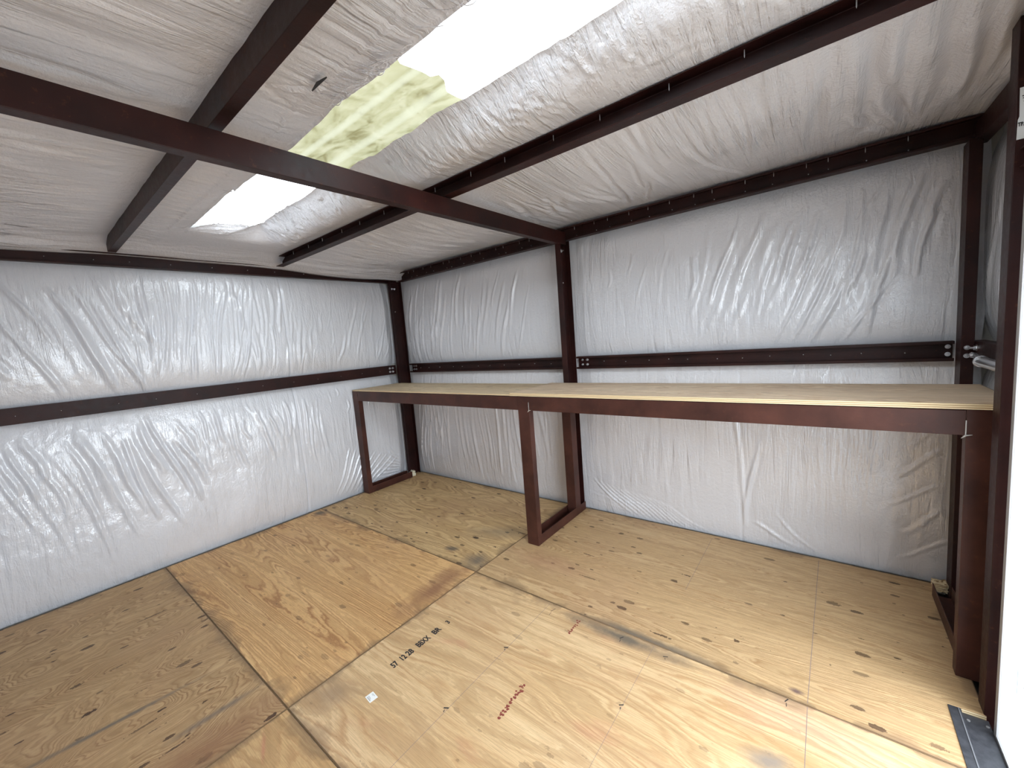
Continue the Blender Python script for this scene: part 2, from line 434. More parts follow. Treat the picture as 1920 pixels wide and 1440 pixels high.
ply_d = mat_ply('plywood_bench', 4.9, (2.27, 1.24), 'x', (.62, .43, .235), (.53, .345, .17), (.36, .20, .085), rings=1.9, figure=.26, knots=.9, stains=((3.30, -1.235, .34, .035, 0, 1.0, (.16, .125, .09)), (2.5, -.9, .3, .12, 0, .5, (.34, .17, .10)), (3.93, -1.19, .028, .018, 0, 1.3, (.16, .10, .08))))
ply_e = mat_ply('plywood_front', 6.2, (2.27, 1.22), 'x', (.74, .53, .30), (.58, .37, .18), (.47, .275, .125), rings=.85, figure=.48, knots=.35, red=.3, stains=((3.22, -1.285, .36, .045, 0, 1.0, (.16, .125, .09)), (3.86, -1.57, .09, .05, .3, 1.0, (.28, .22, .17)), (4.0, -1.35, .4, .12, 0, .35, (.55, .33, .26)), (2.25, -2.3, .14, .10, .5, .7, (.30, .20, .12))))
ply_f = mat_ply('plywood_front_low', 8.4, (2.27, 1.2), 'x', (.62, .41, .20), (.52, .31, .135), (.36, .18, .075), rings=1.1, figure=.45, knots=.3, red=.2, stains=((2.265, -2.600, .075, .009, -.37, .55, (.42, .13, .09)),))
sheet(0, X1, -1.243, .02, ply_a)
sheet(0, X1, -2.462, -1.243, ply_b)
sheet(0, X1, YS, -2.462, ply_c)
g = .0012
pl = [(X1 + g, -1.245 + g), (4.425, -1.245 + g), (4.425, -.948), (4.500, -.944), (4.500, .02), (X1 + g, .02)]
b = MB(); n = len(pl)
b.poly([(x, y, -.018) for x, y in pl] + [(x, y, 0) for x, y in pl], [(i, (i + 1) % n, n + (i + 1) % n, n + i) for i in range(n)], EDGE)
b.poly([(x, y, 0) for x, y in pl], [tuple(range(n))], ply_d)
sd = b.build('plywood_sheet', floor)
se = sheet(X1, 4.425, -2.462, -1.245, ply_e)
sheet(X1, 4.425, YS, -2.462, ply_f)
# ink marks on the sheets
def mark(b, x, y, dx, dy, w, m=INK, z=.0004):
    d = Vector((dx, dy, 0)); L = d.length; d /= L; n = Vector((-d.y, d.x, 0)) * w / 2
    p = Vector((x, y, z)); q = p + d * L
    b.poly([p - n, q - n, q + n, p + n], [(0, 1, 2, 3)], m)
for body, y, sz, xs in (('57', -2.060, .050, .62), ('12', -2.010, .050, .62), ('28', -1.970, .050, .72), ('BBXX', -1.905, .052, .60), ('BR', -1.798, .050, .82), ('3', -1.700, .042, .8)):
    text_mesh(body, sz, INK, se, (2.372, y, .0003), (0, 1, 0), (-1, 0, 0), 'ink_stamp', xs, .0016)
b = MB()
for k in range(13):     # blurred red printing, two rows of illegible dots
    y = -1.975 + k * .0155 + rb.uniform(-.003, .003); x = 2.966 + rb.uniform(-.004, .004)
    for q in range(4): mark(b, x + rb.uniform(-.009, .006), y + rb.uniform(-.004, .003), rb.uniform(-.008, .008), rb.uniform(.004, .011), rb.uniform(.005, .010), REDINK, .0003 + q * .0001)
for k in range(8):
    y = -1.41 + k * .0155; x = 2.972 + rb.uniform(-.004, .004)
    for q in range(3): mark(b, x + rb.uniform(-.008, .005), y + rb.uniform(-.004, .003), rb.uniform(-.008, .008), rb.uniform(.004, .010), rb.uniform(.004, .009), REDINK, .0003 + q * .0001)
b.build('red_print', se)
b = MB()
for (x, y, dx, dy, w) in ((2.744, -1.665, .02, .01, .006), (2.74, -2.07, .02, .012, .006), (3.35, -1.65, .016, .012, .005), (3.205, -1.30, .012, .02, .004), (3.42, -1.30, .02, .01, .004), (2.80, -1.26 - .05, .012, .03, .003), (3.895, -1.27, .01, .02, .004)):
    mark(b, x, y, dx, dy, w); mark(b, x + dx * .5, y - .004, dx * .2, dy * -.9, w * .6)
b.build('ink_tick', se)
LINE = simple('pencil_line', (.22, .17, .16), .8)[0]
b = MB(); mark(b, 3.968, -1.25, .004, -1.2, .0022, LINE, .0002); mark(b, 2.757, -2.44, .004, 1.18, .0016, LINE, .0002); mark(b, 3.36, -2.44, .004, 1.18, .0012, LINE, .0002)
b.build('pencil_line', se)
b = MB(); mark(b, 3.988, -.01, -.020, -1.22, .0022, LINE, .0002); mark(b, 3.373, -.03, 0, -.7, .0018, LINE, .0002)
b.build('pencil_line', sd)

# ------------------------------------------------------------------ walls of blanket insulation
res = .0085
GZ0, GZ1 = 1.255, 1.36
# left wall, plane x = 0 (u = y, v = z)
y_ = np.arange(YS, .0401, res); z_ = np.arange(-.01, 2.47, res)
U, V = np.meshgrid(y_, z_, indexing='ij')
L = []
L += fan(16, -3.3, -2.45, 2.05, 2.25, .30, .42, .35, .75, (.010, .026), (.006, .014))
L += fan(22, -2.45, -1.55, 2.10, 2.30, -.02, -.24, .35, .85, (.006, .016), (.004, .010))
L += fan(14, -1.75, -1.2, 1.9, 2.28, .05, -.12, .3, .6, (.006, .016), (.003, .008))
L += fan(16, -1.2, -.15, 1.60, 2.2, -.16, -.34, .2, .55, (.006, .014), (.003, .007))
L += fan(26, -3.4, -2.2, .95, 1.22, .16, .30, .25, .80, (.009, .024), (.005, .013))
L += fan(26, -2.2, -1.1, .95, 1.24, .20, .05, .18, .62, (.007, .016), (.004, .010))
L += fan(10, -1.3, -.2, 1.05, 1.24, .1, -.35, .08, .25, (.006, .012), (.003, .006))
for k in range(9): L.append((-.66 - .05 * k, .02 + .005 * k, -.28 - .07 * k, .30 + .03 * k, .009, .006))
for k in range(8): L.append((-.20, .05 + .02 * k, -.62 + .03 * k, .12 + .05 * k, .008, .004))
H = 1.5 * folds(U, V, L)
H += .016 * vnoise(U * 2.3, V * 1.1, 1) + .006 * vnoise(U * 9, V * 3, 2) + .0022 * vnoise(U * 34, V * 16, 3)
patch = np.clip(vnoise(U * 1.4 + 3, V * 1.6, 9) + .18, 0, 1) * 3.2
H += .0030 * patch * vnoise(U * 30, V * 24, 4)
B = billow(V, [(-.02, GZ0 + .012), (GZ1 - .008, 2.335)], .055)
X = -.052 + B * (1 + .25 * vnoise(U * 1.3, V, 6)) + H * np.clip(B / .04, .15, 1)
X -= .035 * np.clip((U + .24) / .08, 0, 1)
X -= .012 * (np.abs(U + 1.335) < .006)           # lap seam
wall_left = struct(gridmesh('wall_left', X, U, V, FAC_X), 'white vinyl faced insulation of the left end wall')
MB().box((-.10, YS - .1, -.16), (-.075, .10, 2.72), SIDING).build('siding', wall_left)

# wall behind the workbench, plane y = 0 (u = x, v = z)
x_ = np.arange(-.04, XF + .03, res)
U, V = np.meshgrid(x_, z_, indexing='ij')
L = []
L += fan(26, .15, 1.9, 1.9, 2.3, -.12, -.34, .4, .85, (.008, .020), (.005, .011))
L += fan(14, .1, 1.4, 1.55, 1.95, -.15, -.30, .2, .5, (.007, .014), (.003, .007))
L += fan(9, 2.45, 3.4, 2.0, 2.28, -.10, -.30, .15, .4, (.006, .014), (.002, .005))
L += fan(22, 3.3, 4.35, 1.75, 2.3, -.18, -.50, .30, .80, (.008, .022), (.004, .010))
L += fan(10, 4.1, 4.5, 2.0, 2.3, -.10, -.22, .3, .7, (.010, .02), (.007, .013))
L += fan(12, 3.0, 3.5, 1.4, 1.75, -.25, -.45, .08, .3, (.005, .010), (.002, .004))
L += fan(26, .2, 2.1, .9, 1.24, .02, .12, .45, 1.0, (.008, .020), (.004, .011))
L += fan(16, .15, .6, .6, 1.1, -.12, -.20, .4, .8, (.006, .012), (.004, .008))
for k in range(12): L.append((2.42 + .055 * k, .30 - .012 * k, 2.78 + .055 * k, -.02, .009, .006))
for k in range(6): L.append((2.40, .10 + .01 * k, 2.95, .02 + .02 * k, .007, .004))
L += [(3.50, 1.05, 3.60, .10, .014, .005), (3.66, .75, 3.57, .1, .014, .006), (3.62, .16, 3.9, .03, .012, .007), (3.75, .25, 4.0, .0, .01, .006)]
for k in range(8): L.append((4.08 + .022 * k, 1.0, 4.07 + .022 * k, .45, .006, .003))
for k in range(5): L.append((4.55 + .01 * k, .92 - .16 * k + .04 * (k % 2), 4.36 - .03 * (k % 3), .78 - .17 * k, .010 + .003 * (k % 2), .0035))
H = 1.45 * folds(U, V, L)
H += .014 * vnoise(U * 2.1, V * 1.2, 11) + .005 * vnoise(U * 8, V * 3, 12) + .0014 * vnoise(U * 30, V * 14, 13)
patch = np.clip(vnoise(U * 1.2 + 3, V * 2.4, 19) + .10, 0, 1) * 3
H += .0016 * patch * vnoise(U * 30, V * 34, 14)
B = billow(V, [(-.02, GZ0 + .012), (GZ1 - .008, 2.345)], .05)
Yw = .055 - B - H * np.clip(B / .04, .15, 1)
for xc in (.03, 2.305, 4.565): Yw = Yw + (np.maximum(Yw, .004) - Yw) * np.clip(1.6 - np.abs(U - xc) / .05, 0, 1)
Yw += .004 * (np.abs(U - 3.555) < .005)
wall_back = struct(gridmesh('wall_back', U, Yw, V, FAC_Y), 'white insulated long wall behind the workbench')
MB().box((-.1, .075, -.16), (XF + .15, .10, 2.72), SIDING).build('siding', wall_back)

# right (door) wall, plane x = XF; opening y -2.88..-0.93, z 0..1.97
def wallx(name, ya, yb, za, zb, folds_list, seed, label):
    yy = np.arange(ya, yb + res, res * 1.5); zz = np.arange(za, zb + res, res * 1.5)
    U, V = np.meshgrid(yy, zz, indexing='ij')
    H = folds(U, V, folds_list) + .012 * vnoise(U * 4, V * 1.4, seed)
    B = billow(V, [(-.02, GZ0 + .012), (GZ1 - .008, 2.345)], .05)
    return struct(gridmesh(name, XF + .062 - B - H * np.clip(B / .04, .15, 1), U, V, FAC_X), label)
LR = fan(9, -.85, -.15, 2.0, 2.3, .05, .25, .5, .9, (.010, .018), (.006, .011)) + fan(6, -.8, -.15, .9, 1.2, .0, .2, .4, .8, (.01, .018), (.005, .01))
wall_right = wallx('wall_right', -.90, .04, -.01, 2.46, LR, 31, 'white insulated end wall beside the double door')
s_ = MB().box((XF + .075, -.95, -.16), (XF + .10, .10, 2.72), SIDING)
s_.box((XF + .075, YS - .1, 1.99), (XF + .10, -.95, 2.72), SIDING); s_.box((XF + .075, YS - .1, -.16), (XF + .10, -2.90, 1.99), SIDING)
s_.build('siding', wall_right)
o = wallx('facing_panel', -3.66, -2.92, -.01, 2.46, [], 33, ''); del o['kind']; attach(o, wall_right)
o = wallx('facing_panel', -2.92, -.92, 2.03, 2.46, [], 34, ''); del o['kind']; attach(o, wall_right)
# front wall behind the camera, plane y = YS
xx = np.arange(-.04, XF + .03, .02); zz = np.arange(-.01, 2.47, .02); U, V = np.meshgrid(xx, zz, indexing='ij')
LF = fan(60, .1, 4.5, 1.6, 2.3, -.3, .3, .3, .8, (.02, .03), (.006, .010)) + fan(60, .1, 4.5, .8, 1.2, -.3, .3, .3, .8, (.02, .03), (.006, .010))
wall_front = struct(gridmesh('wall_front', U, YS - .052 + billow(V, [(-.02, 1.267), (1.352, 2.34)], .055) + folds(U, V, LF), V, FAC_Y), 'white insulated long wall opposite the workbench')
MB().box((-.1, YS - .10, -.16), (XF + .15, YS - .075, 2.72), SIDING).build('siding', wall_front)

# ------------------------------------------------------------------ ceiling: draped insulation with the skylight hole
cr = .0095
xs = np.arange(-.03, XF + .03, cr); ys = np.arange(YS, .0401, cr)
U, V = np.meshgrid(xs, ys, indexing='ij')
HX0, HX1, HY0, HY1 = .60, 4.06, -2.135, -1.69
xs = HX0 + (np.round((xs - HX0) / cr)) * cr; ys = HY0 + np.round((ys - HY0) / cr) * cr
U, V = np.meshgrid(xs, ys, indexing='ij')
U0 = U + 0; V0 = V + 0
T = np.full_like(U, 2.459)
def sag(lo, hi, amp):
    t = np.clip((V - lo) / (hi - lo), 0, 1); return -amp * np.sin(np.pi * t) ** 1.2
T += sag(-1.33, -.01, .038) * (1 + .5 * vnoise(U * 1.2, V * .6, 41)) + sag(YS, -2.46, .028)
T -= .014 * np.clip((V + .25) / .25, 0, 1)
T -= .088 * np.clip((.20 - U) / .20, 0, 1) ** 1.5                  # tail hangs to the end rafter
T -= .012 * np.clip((U - 4.38) / .24, 0, 1) ** 1.5
L = []
rc = random.Random(11)
def cf(n, xa, xb, ya, yb, skew, w, a):
    for i in range(n):
        x = xa + (xb - xa) * (i + rc.random()) / n; f0 = rc.uniform(0, .35); f1 = rc.uniform(.65, 1)
        L.append((x, ya + (yb - ya) * f0, x + rc.uniform(*skew), ya + (yb - ya) * f1, rc.uniform(*w), rc.uniform(*a)))
cf(44, .05, 2.2, -3.65, -2.50, (-.12, .12), (.010, .030), (.004, .011))
cf(46, .10, 1.3, -3.65, -2.50, (-.06, .10), (.006, .013), (.004, .008))
cf(30, .10, 1.2, -1.32, -.10, (-.05, .10), (.006, .012), (.003, .006))
cf(16, 2.2, 4.4, -3.65, -2.50, (-.12, .12), (.016, .045), (.004, .010))
cf(40, .05, 1.9, -1.32, -.10, (-.08, .16), (.010, .026), (.003, .009))
cf(16, 1.9, 3.0, -1.0, -.02, (-.25, .10), (.012, .030), (.004, .010))
cf(9, 3.0, 4.0, -1.3, -.02, (-.22, .05), (.010, .026), (.003, .006))
cf(9, 3.95, 4.55, -1.3, -.02, (-.05, .12), (.016, .035), (.006, .014))
cf(30, .1, 2.0, -2.44, -2.16, (-.05, .05), (.007, .016), (.003, .007))
cf(20, 2.0, 4.2, -2.44, -2.16, (-.05, .05), (.007, .018), (.002, .005))
L += [(2.45, -2.42, 2.62, -2.25, .012, .007), (2.36, -2.40, 2.68, -2.22, .010, .006), (4.34, -.10, 4.22, -.75, .022, .020), (4.26, -.05, 4.12, -.55, .016, .012),
      (3.02, -.62, 2.88, -.08, .016, .013), (3.16, -.50, 3.02, -.05, .012, .009), (3.5, -.5, 3.62, -.04, .012, .007)]
H = folds(U, V, L)
H = H * 1.7 * np.clip(np.minimum(np.abs(V + 2.47), np.minimum(np.abs(V + 1.33), np.abs(V + .0))) / .20, .15, 1)
damp = np.clip(np.minimum(np.abs(V + 2.47), np.abs(V + 1.36)) / .20, .12, 1)
H += .012 * damp * vnoise(U * 2, V * .9, 42) + .004 * vnoise(U * 9, V * 3, 43) + .0008 * vnoise(U * 30, V * 30, 44)
for k, xc in enumerate((.15, .3, .45)): H += .006 * np.sin((U - xc) * 40) * np.exp(-((U - xc) / .05) ** 2) * 0
T += H
# rolled edges of the hole: north (bench) side and west end lift towards the roof panel
hy0 = HY0 + .018 * vnoise(U * 5, U * 0 + 2.5, 45) * 2; hy1 = HY1 + .010 * vnoise(U * 6, U * 0 + 7.5, 46) * 2; hx0 = HX0 + .012 * vnoise(V * 9, V * 0 + 3.5, 47) * 2
dn = np.clip(V - HY1, 0, 9)                                    # distance north of the hole
dw = np.clip(HX0 - U, 0, 9)                                    # distance west of the hole
de = np.clip(U - HX1, 0, 9)
inx = np.clip((U - HX0 + .16) / .16, 0, 1) * np.clip((HX1 + .1 - U) / .1, 0, 1); inx = inx * inx * (3 - 2 * inx)
iny = np.clip((HY1 + .10 - V) / .10, 0, 1) * np.clip((V - HY0 + .03) / .26, 0, 1)
south = V < HY0
rmp = np.clip((V - HY0 - .06) / (HY1 - HY0 - .06), 0, 1)
lift_n = .112 * np.exp(-(dn / .095) ** 1.6) * inx * rmp * rmp
bul = -(.026 * np.clip((3.1 - U) / .9, 0, 1) + .016 * vnoise(U * 1.6, U * 0 + 1.5, 52)) * np.exp(-((dn - .17) / .075) ** 2) * inx * (V < -1.36)
lift_w = .085 * np.exp(-(dw / .040) ** 1.6) * iny * (U < 1.5)
T += np.maximum(lift_n, lift_w) + bul
crin = np.exp(-((dn - .12) / .12) ** 2) * inx * np.clip((-1.43 - V) / .06, 0, 1) + .6 * np.exp(-(dw / .06) ** 2) * iny
L2 = []
for k in range(230):
    x = rc.uniform(.5, 4.3); y = rc.uniform(-1.68, -1.42); an = rc.gauss(1.3, .7); ln = rc.uniform(.04, .16)
    L2.append((x, y, x + math.cos(an) * ln, y + math.sin(an) * ln, rc.uniform(.006, .014), rc.uniform(.003, .010) * rc.choice((1, -1, 1))))
for k in range(30):
    x = rc.uniform(.48, .62); y = rc.uniform(-2.1, -1.66); an = rc.gauss(0, .6); ln = rc.uniform(.03, .09)
    L2.append((x, y, x + math.cos(an) * ln, y + math.sin(an) * ln, .008, rc.uniform(.003, .007)))
T += folds(U, V, L2) * np.clip(crin * 1.4, 0, 1) + .014 * crin * vnoise(U * 7, V * 9, 48) + .008 * crin * vnoise(U * 22, V * 22, 49)
# staple seam of the two layers south of the hole
T -= .006 * (np.abs(V + 2.232 - .02 * vnoise(U * 1.5, U * 0, 50)) < .010) * (U > .55)
T += .010 * np.exp(-((V - HY0) / .03) ** 2) * south * (U > .5)
uc = (U[:-1, :-1] + U[1:, 1:]) / 2; vc = (V[:-1, :-1] + V[1:, 1:]) / 2
hole = (uc > HX0) & (uc < HX1) & (vc > HY0) & (vc < HY1)
V = V + (hy0 - HY0) * np.exp(-((V - HY0) / .05) ** 2) + (hy1 - HY1) * np.exp(-((V - HY1) / .05) ** 2)
U = U + (hx0 - HX0) * np.exp(-((U - HX0) / .05) ** 2) * np.exp(-((V + 1.9) / .35) ** 4)
ceiling = struct(gridmesh('ceiling', U, V, T, FAC_C, keep=~hole), 'draped white vinyl faced ceiling insulation with cut opening for the skylight')
# roof deck above, open where the translucent panels lie
RZ = 2.60
rd = MB()
rd.box((-.15, YS - .15, RZ), (XF + .75, -2.42, RZ + .02), SIDING); rd.box((-.15, -1.54, RZ), (XF + .75, .15, RZ + .02), SIDING)  # unseen overhang past the door wall, added to block high sky light
rd.box((-.15, -2.42, RZ), (.28, -1.42, RZ + .02), SIDING); rd.box((4.20, -2.42, RZ), (XF + .75, -1.42, RZ + .02), SIDING)
rd.build('roof_deck', ceiling)
# frayed plastic slivers along the near edge of the hole
fr = MB()
for k in range(26):
    x = rc.choice((rc.uniform(2.62, 3.35), rc.uniform(2.62, 2.95), rc.uniform(1.3, 1.9))); y = HY0 + rc.uniform(-.03, .0); L_ = rc.uniform(.05, .13); z = 2.449
    pts = []
    for q in range(7):
        t = q / 6; pts.append(Vector((x - L_ * t, y - .05 * t + .014 * math.sin(t * 4 + k), z - .012 * math.sin(t * 3))))
    w = .0016
    vs = []
    for p in pts: vs += [p + Vector((0, w, 0)), p - Vector((0, w, 0)), p + Vector((0, 0, .0025))]
    fs = []
    for q in range(6):
        a = q * 3
        for i in range(3): fs.append((a + i, a + (i + 1) % 3, a + 3 + (i + 1) % 3, a + 3 + i))
    fr.poly(vs, fs, FAC_C)
fr.build('frayed_edge', ceiling)
# flat dark patch painted as the shade inside the gaping lap
sl = MB(); sl.poly([(2.625, -2.262, 2.442), (2.68, -2.272, 2.442), (2.728, -2.262, 2.442), (2.722, -2.256, 2.443), (2.62, -2.256, 2.443)], [(0, 1, 2, 3, 4)], simple('gap_shade', (.03, .03, .034), .9)[0])
sl.build('lap_shade', ceiling)

# ------------------------------------------------------------------ skylight panels
def mat_pane(name, yellow):
    m, nt, nodes, links, P = newmat(name)
    nodes.remove(P); out = nodes['Material Output']
    tr = N(nodes, 'ShaderNodeBsdfTransparent'); df = N(nodes, 'ShaderNodeBsdfDiffuse'); mx = N(nodes, 'ShaderNodeMixShader')
    v = coords(nodes, links)
    if yellow:
        st = noise(nodes, links, coords(nodes, links, scale=(1, 1.6, 1)), 5.0, 5, .65, .6)
        c = ramp(nodes, links, st, [(.36, (.070, .062, .030)), (.47, (.125, .118, .070)), (.62, (.165, .155, .105))])
        sp = noise(nodes, links, v, 34.0, 4, .7)
        c = mix(nodes, links, ramp(nodes, links, sp, [(.58, (0, 0, 0)), (.75, (.55, .55, .55))]), c, (.05, .045, .02))
        w = N(nodes, 'ShaderNodeTexWave', wave_type='BANDS', bands_direction='Y', inp={'Scale': 1.9, 'Distortion': .5, 'Detail': 1.0}); links.new(v, w.inputs['Vector'])
        c = mix(nodes, links, ramp(nodes, links, w.outputs['Fac'], [(.80, (0, 0, 0)), (.99, (.6, .6, .6))]), c, (.20, .195, .15))
        links.new(c, tr.inputs['Color']); mx.inputs[0].default_value = .35
        df.inputs['Color'].default_value = (.45, .41, .26, 1)
    else:
        tr.inputs['Color'].default_value = (.84, .85, .84, 1); mx.inputs[0].default_value = .12
        df.inputs['Color'].default_value = (.6, .6, .58, 1)
    links.new(tr.outputs[0], mx.inputs[1]); links.new(df.outputs[0], mx.inputs[2]); links.new(mx.outputs[0], out.inputs['Surface'])
    return m
def corr(name, x0, x1, y0, y1, z, m, parent, wav=0.0):
    yy = np.arange(y0, y1 + .004, .008); ss = np.linspace(0, 1, 40)
    A, Bv = np.meshgrid(ss, yy, indexing='ij')
    ph = (Bv * 4.2) % 1.0
    hz = .016 * np.clip(1.6 - np.abs(ph - .5) * 7, 0, 1)
    e0 = x0 + wav * vnoise(Bv * 7, Bv * 0, 61); e1 = x1 + wav * (vnoise(Bv * 7, Bv * 0, 62) + .6 * np.clip(1.6 - np.abs(ph - .5) * 7, 0, 1))
    return gridmesh(name, e0 + (e1 - e0) * A, Bv, z + hz, m, parent=parent)
window_1 = struct(corr('window_1', .22, 4.26, -2.47, -1.37, RZ + .022, mat_pane('clear_panel', False), None), 'translucent corrugated roof skylight panel')
yp = corr('yellowed_pane', 1.66, 2.765, -2.40, -1.44, RZ + .004, mat_pane('yellowed_panel', True), window_1, wav=.035)
yp['label'] = 'yellowed dirty fibreglass panel in the skylight'

# ------------------------------------------------------------------ primed steel frame
# columns: C sections, web facing the room side that the photo shows
colA = thing('steel_column', 'dark red primed steel corner column at the far left end of the workbench', 'column', (.02, -.05, 0), 'steel columns of the shed frame')
channel('shaft', (.002, -.155, .004), (.002, -.155, 2.335), (0, 1, 0), (1, 0, 0), .15, .05, STEEL, colA)
colB = thing('steel_column', 'dark primed steel column rising behind the middle legs of the workbench', 'column', (2.3, -.05, 0), 'steel columns of the shed frame')
channel('shaft', (2.280, -.150, .012), (2.280, -.150, 2.325), (0, 1, 0), (1, 0, 0), .15, .05, STEEL, colB)
colC = thing('steel_column', 'shaded steel corner column at the right end of the workbench', 'column', (4.56, -.05, 0), 'steel columns of the shed frame')
channel('shaft', (4.545, -.105, -.05), (4.545, -.105, 2.31), (0, 1, 0), (1, 0, 0), .105, .045, STEEL, colC)
colD = thing('steel_column', 'tall steel door jamb column between the workbench and the white door', 'column', (4.55, -.9, 0), 'steel columns of the shed frame')
channel('shaft', (4.494, -.94, -.05), (4.494, -.94, 2.42), (1, 0, 0), (0, 1, 0), .12, .075, STEEL, colD, bevel=.004)
hexbolt(colD, (4.575, -.941, .095), (0, -1, 0), r=.010)
for (x, z) in ((2.296, 2.235), (2.314, 2.234)): pass
for dy in (-.105, -.065):
    hexbolt(colB, (2.285, dy, 2.245), (1, 0, 0), r=.010); 
    screw(colB, (2.284, dy + .0, 1.985), (1, 0, 0), .006, .0055)
screw(colA, (.006, -.095, 1.985), (1, 0, 0), .006, .0055)
for dy in (-.11, -.075): hexbolt(colA, (.008, dy, 2.25), (1, 0, 0), r=.008)

# girts
def clip(parent, p, sz, nrm):
    b = MB().box((p[0] - sz[0], p[1] - sz[1], p[2] - sz[2]), (p[0] + sz[0], p[1] + sz[1], p[2] + sz[2]), STEEL)
    return b.build('clip_angle', parent, .001)
gz = GZ0
gL = thing('wall_girt', 'long brown steel girt running across the middle of the left wall', 'beam', (0, -1.8, gz), 'wall girts')
channel('rail', (-.008, YS + .03, gz), (-.008, -.160, gz), (0, 0, 1), (-1, 0, 0), GZ1 - GZ0, .04, STEEL, gL, bevel=.003)
gB1 = thing('wall_girt', 'steel girt on the back wall from the corner column to the middle column', 'beam', (1.2, 0, gz), 'wall girts')
channel('rail', (.058, .035, gz), (2.270, .035, gz), (0, 0, 1), (0, -1, 0), GZ1 - GZ0, .045, STEEL, gB1, lip=.016)
gB2 = thing('wall_girt', 'steel girt on the back wall above the right half of the workbench', 'beam', (3.4, 0, gz), 'wall girts')
channel('rail', (2.335, .035, gz), (4.540, .035, gz), (0, 0, 1), (0, -1, 0), GZ1 - GZ0, .045, STEEL, gB2, lip=.016)
gR = thing('wall_girt', 'short steel girt on the right wall between the corner column and door jamb', 'beam', (XF, -.5, gz), 'wall girts')
channel('rail', (4.592, -.855, gz), (4.592, -.015, gz), (0, 0, 1), (1, 0, 0), GZ1 - GZ0, .05, STEEL, gR, bevel=.003)
rs = random.Random(8)
for k in range(13): screw(gL, (-.008, -3.3 + k * .245 + rs.uniform(-.03, .03), gz + .052), (1, 0, 0), .003, .002)
for k in range(11): screw(gB1, (.2 + k * .185 + rs.uniform(-.03, .03), .031, gz + .052 + rs.uniform(-.004, .004)), (0, -1, 0), .008, .003)
for k in range(12): screw(gB2, (2.60 + k * .16 + rs.uniform(-.03, .03), .031, gz + .052 + rs.uniform(-.006, .006)), (0, -1, 0), .008, .003)
for (g, x) in ((gB1, 2.19), (gB1, 2.235), (gB2, 2.375), (gB2, 2.42), (gB2, 4.522)):
    for z in (gz + .034, gz + .074): hexbolt(g, (x, .030, z), (0, -1, 0), r=.0078)
for z in (gz + .034, gz + .074):
    for y in (-.245, -.205): hexbolt(gL, (-.008, y, z), (1, 0, 0), r=.009)
    hexbolt(gB1, (.10, .030, z), (0, -1, 0), r=.009); hexbolt(gB1, (.138, .030, z), (0, -1, 0), r=.009)
    hexbolt(gR, (4.592, -.135, z), (-1, 0, 0), r=.011); hexbolt(colC, (4.565, -.1055, z), (0, -1, 0), r=.0078)
# eave beam over the back wall
ev = thing('eave_beam', 'dark steel eave beam along the top of the back wall', 'beam', (2.3, -.03, 2.32))
channel('rail', (.06, .012, 2.328), (4.60, .012, 2.328), (0, 0, 1), (0, -1, 0), .10, .062, STEEL, ev, lip=.012)
for k in range(30):
    x = .22 + k * .147 + rs.uniform(-.035, .035)
    if 2.24 < x < 2.36 or x > 4.45: continue
    screw(ev, (x, -.035 + rs.uniform(-.006, .006), 2.424), (0, 0, -1), .030, .0018)
    screw(ev, (x + rs.uniform(-.01, .01), .008, 2.362 + rs.uniform(-.006, .006)), (0, -1, 0), .008, .003)
# rafters (slightly falling towards the open side)
def rafter(name, label, x, face, z0, slope, h, ya, yb, opening, fl=.05, scr=0):
    t = thing(name, label, 'beam', (x, (ya + yb) / 2, z0 + slope * (ya + yb) / 2), 'rafters')
    v = (-1, 0, 0) if face > 0 else (1, 0, 0)
    if opening: xw = x - face * fl; v = (face, 0, 0)
    else: xw = x
    channel('rail', (xw, ya, z0 + slope * ya), (xw, yb, z0 + slope * yb), (0, 0, 1), v, h, fl, STEEL, t, lip=.010 if opening else 0.0, bevel=.003)
    return t
rL = rafter('roof_rafter', 'dark steel end rafter along the top of the left wall', .018, 1, 2.315, .012, .095, YS + .03, -.01, True)
for k in range(14): screw(rL, (-.028, -3.3 + k * .24 + rs.uniform(-.05, .05), 2.36 + .012 * (-3.3 + k * .24)), (1, 0, 0), .008, .003)
rM = rafter('roof_rafter', 'brown steel rafter crossing the middle of the ceiling below the skylight', 2.332, 1, 2.286, .0145, .100, YS + .03, -.056, False)
for y in (-2.79, -2.455, -2.075, -1.355):
    screw(rM, (2.308, y, 2.286 + .0145 * y + .003), (0, 0, -1), .003, .012 if y < -2 else .007)  # discs added to stand in for bright holes in the bottom flange
rR = rafter('roof_rafter', 'steel end rafter above the right wall in deep shade', 4.575, -1, 2.300, .0145, .095, YS + .03, -.01, False, fl=.045)
# purlins on top of the rafters
pA = thing('roof_purlin', 'steel purlin crossing the ceiling left of the skylight', 'beam', (2.3, -2.46, 2.37), 'roof purlins')
channel('rail', (.085, -2.482, 2.368), (4.60, -2.482, 2.368), (0, 0, 1), (0, 1, 0), .095, .044, STEEL, pA, bevel=.003)
pB = thing('roof_purlin', 'steel purlin between the skylight and the back wall with screw tips inside', 'beam', (2.3, -1.35, 2.37), 'roof purlins')
channel('rail', (.085, -1.325, 2.374), (4.60, -1.325, 2.374), (0, 0, 1), (0, -1, 0), .080, .062, STEEL, pB, lip=.0, bevel=.002)
for k in range(16): screw(pB, (.4 + k * .262 + rs.uniform(-.03, .03), -1.362 + rs.uniform(-.005, .005), 2.452), (0, 0, -1), .028, .0018)
# header over the door
hd = thing('door_header', 'steel header beam over the white door', 'beam', (4.55, -1.9, 1.96))
channel('rail', (4.615, -2.90, 1.960), (4.615, -.945, 1.960), (0, 0, 1), (-1, 0, 0), .06, .11, STEEL, hd, bevel=.002)

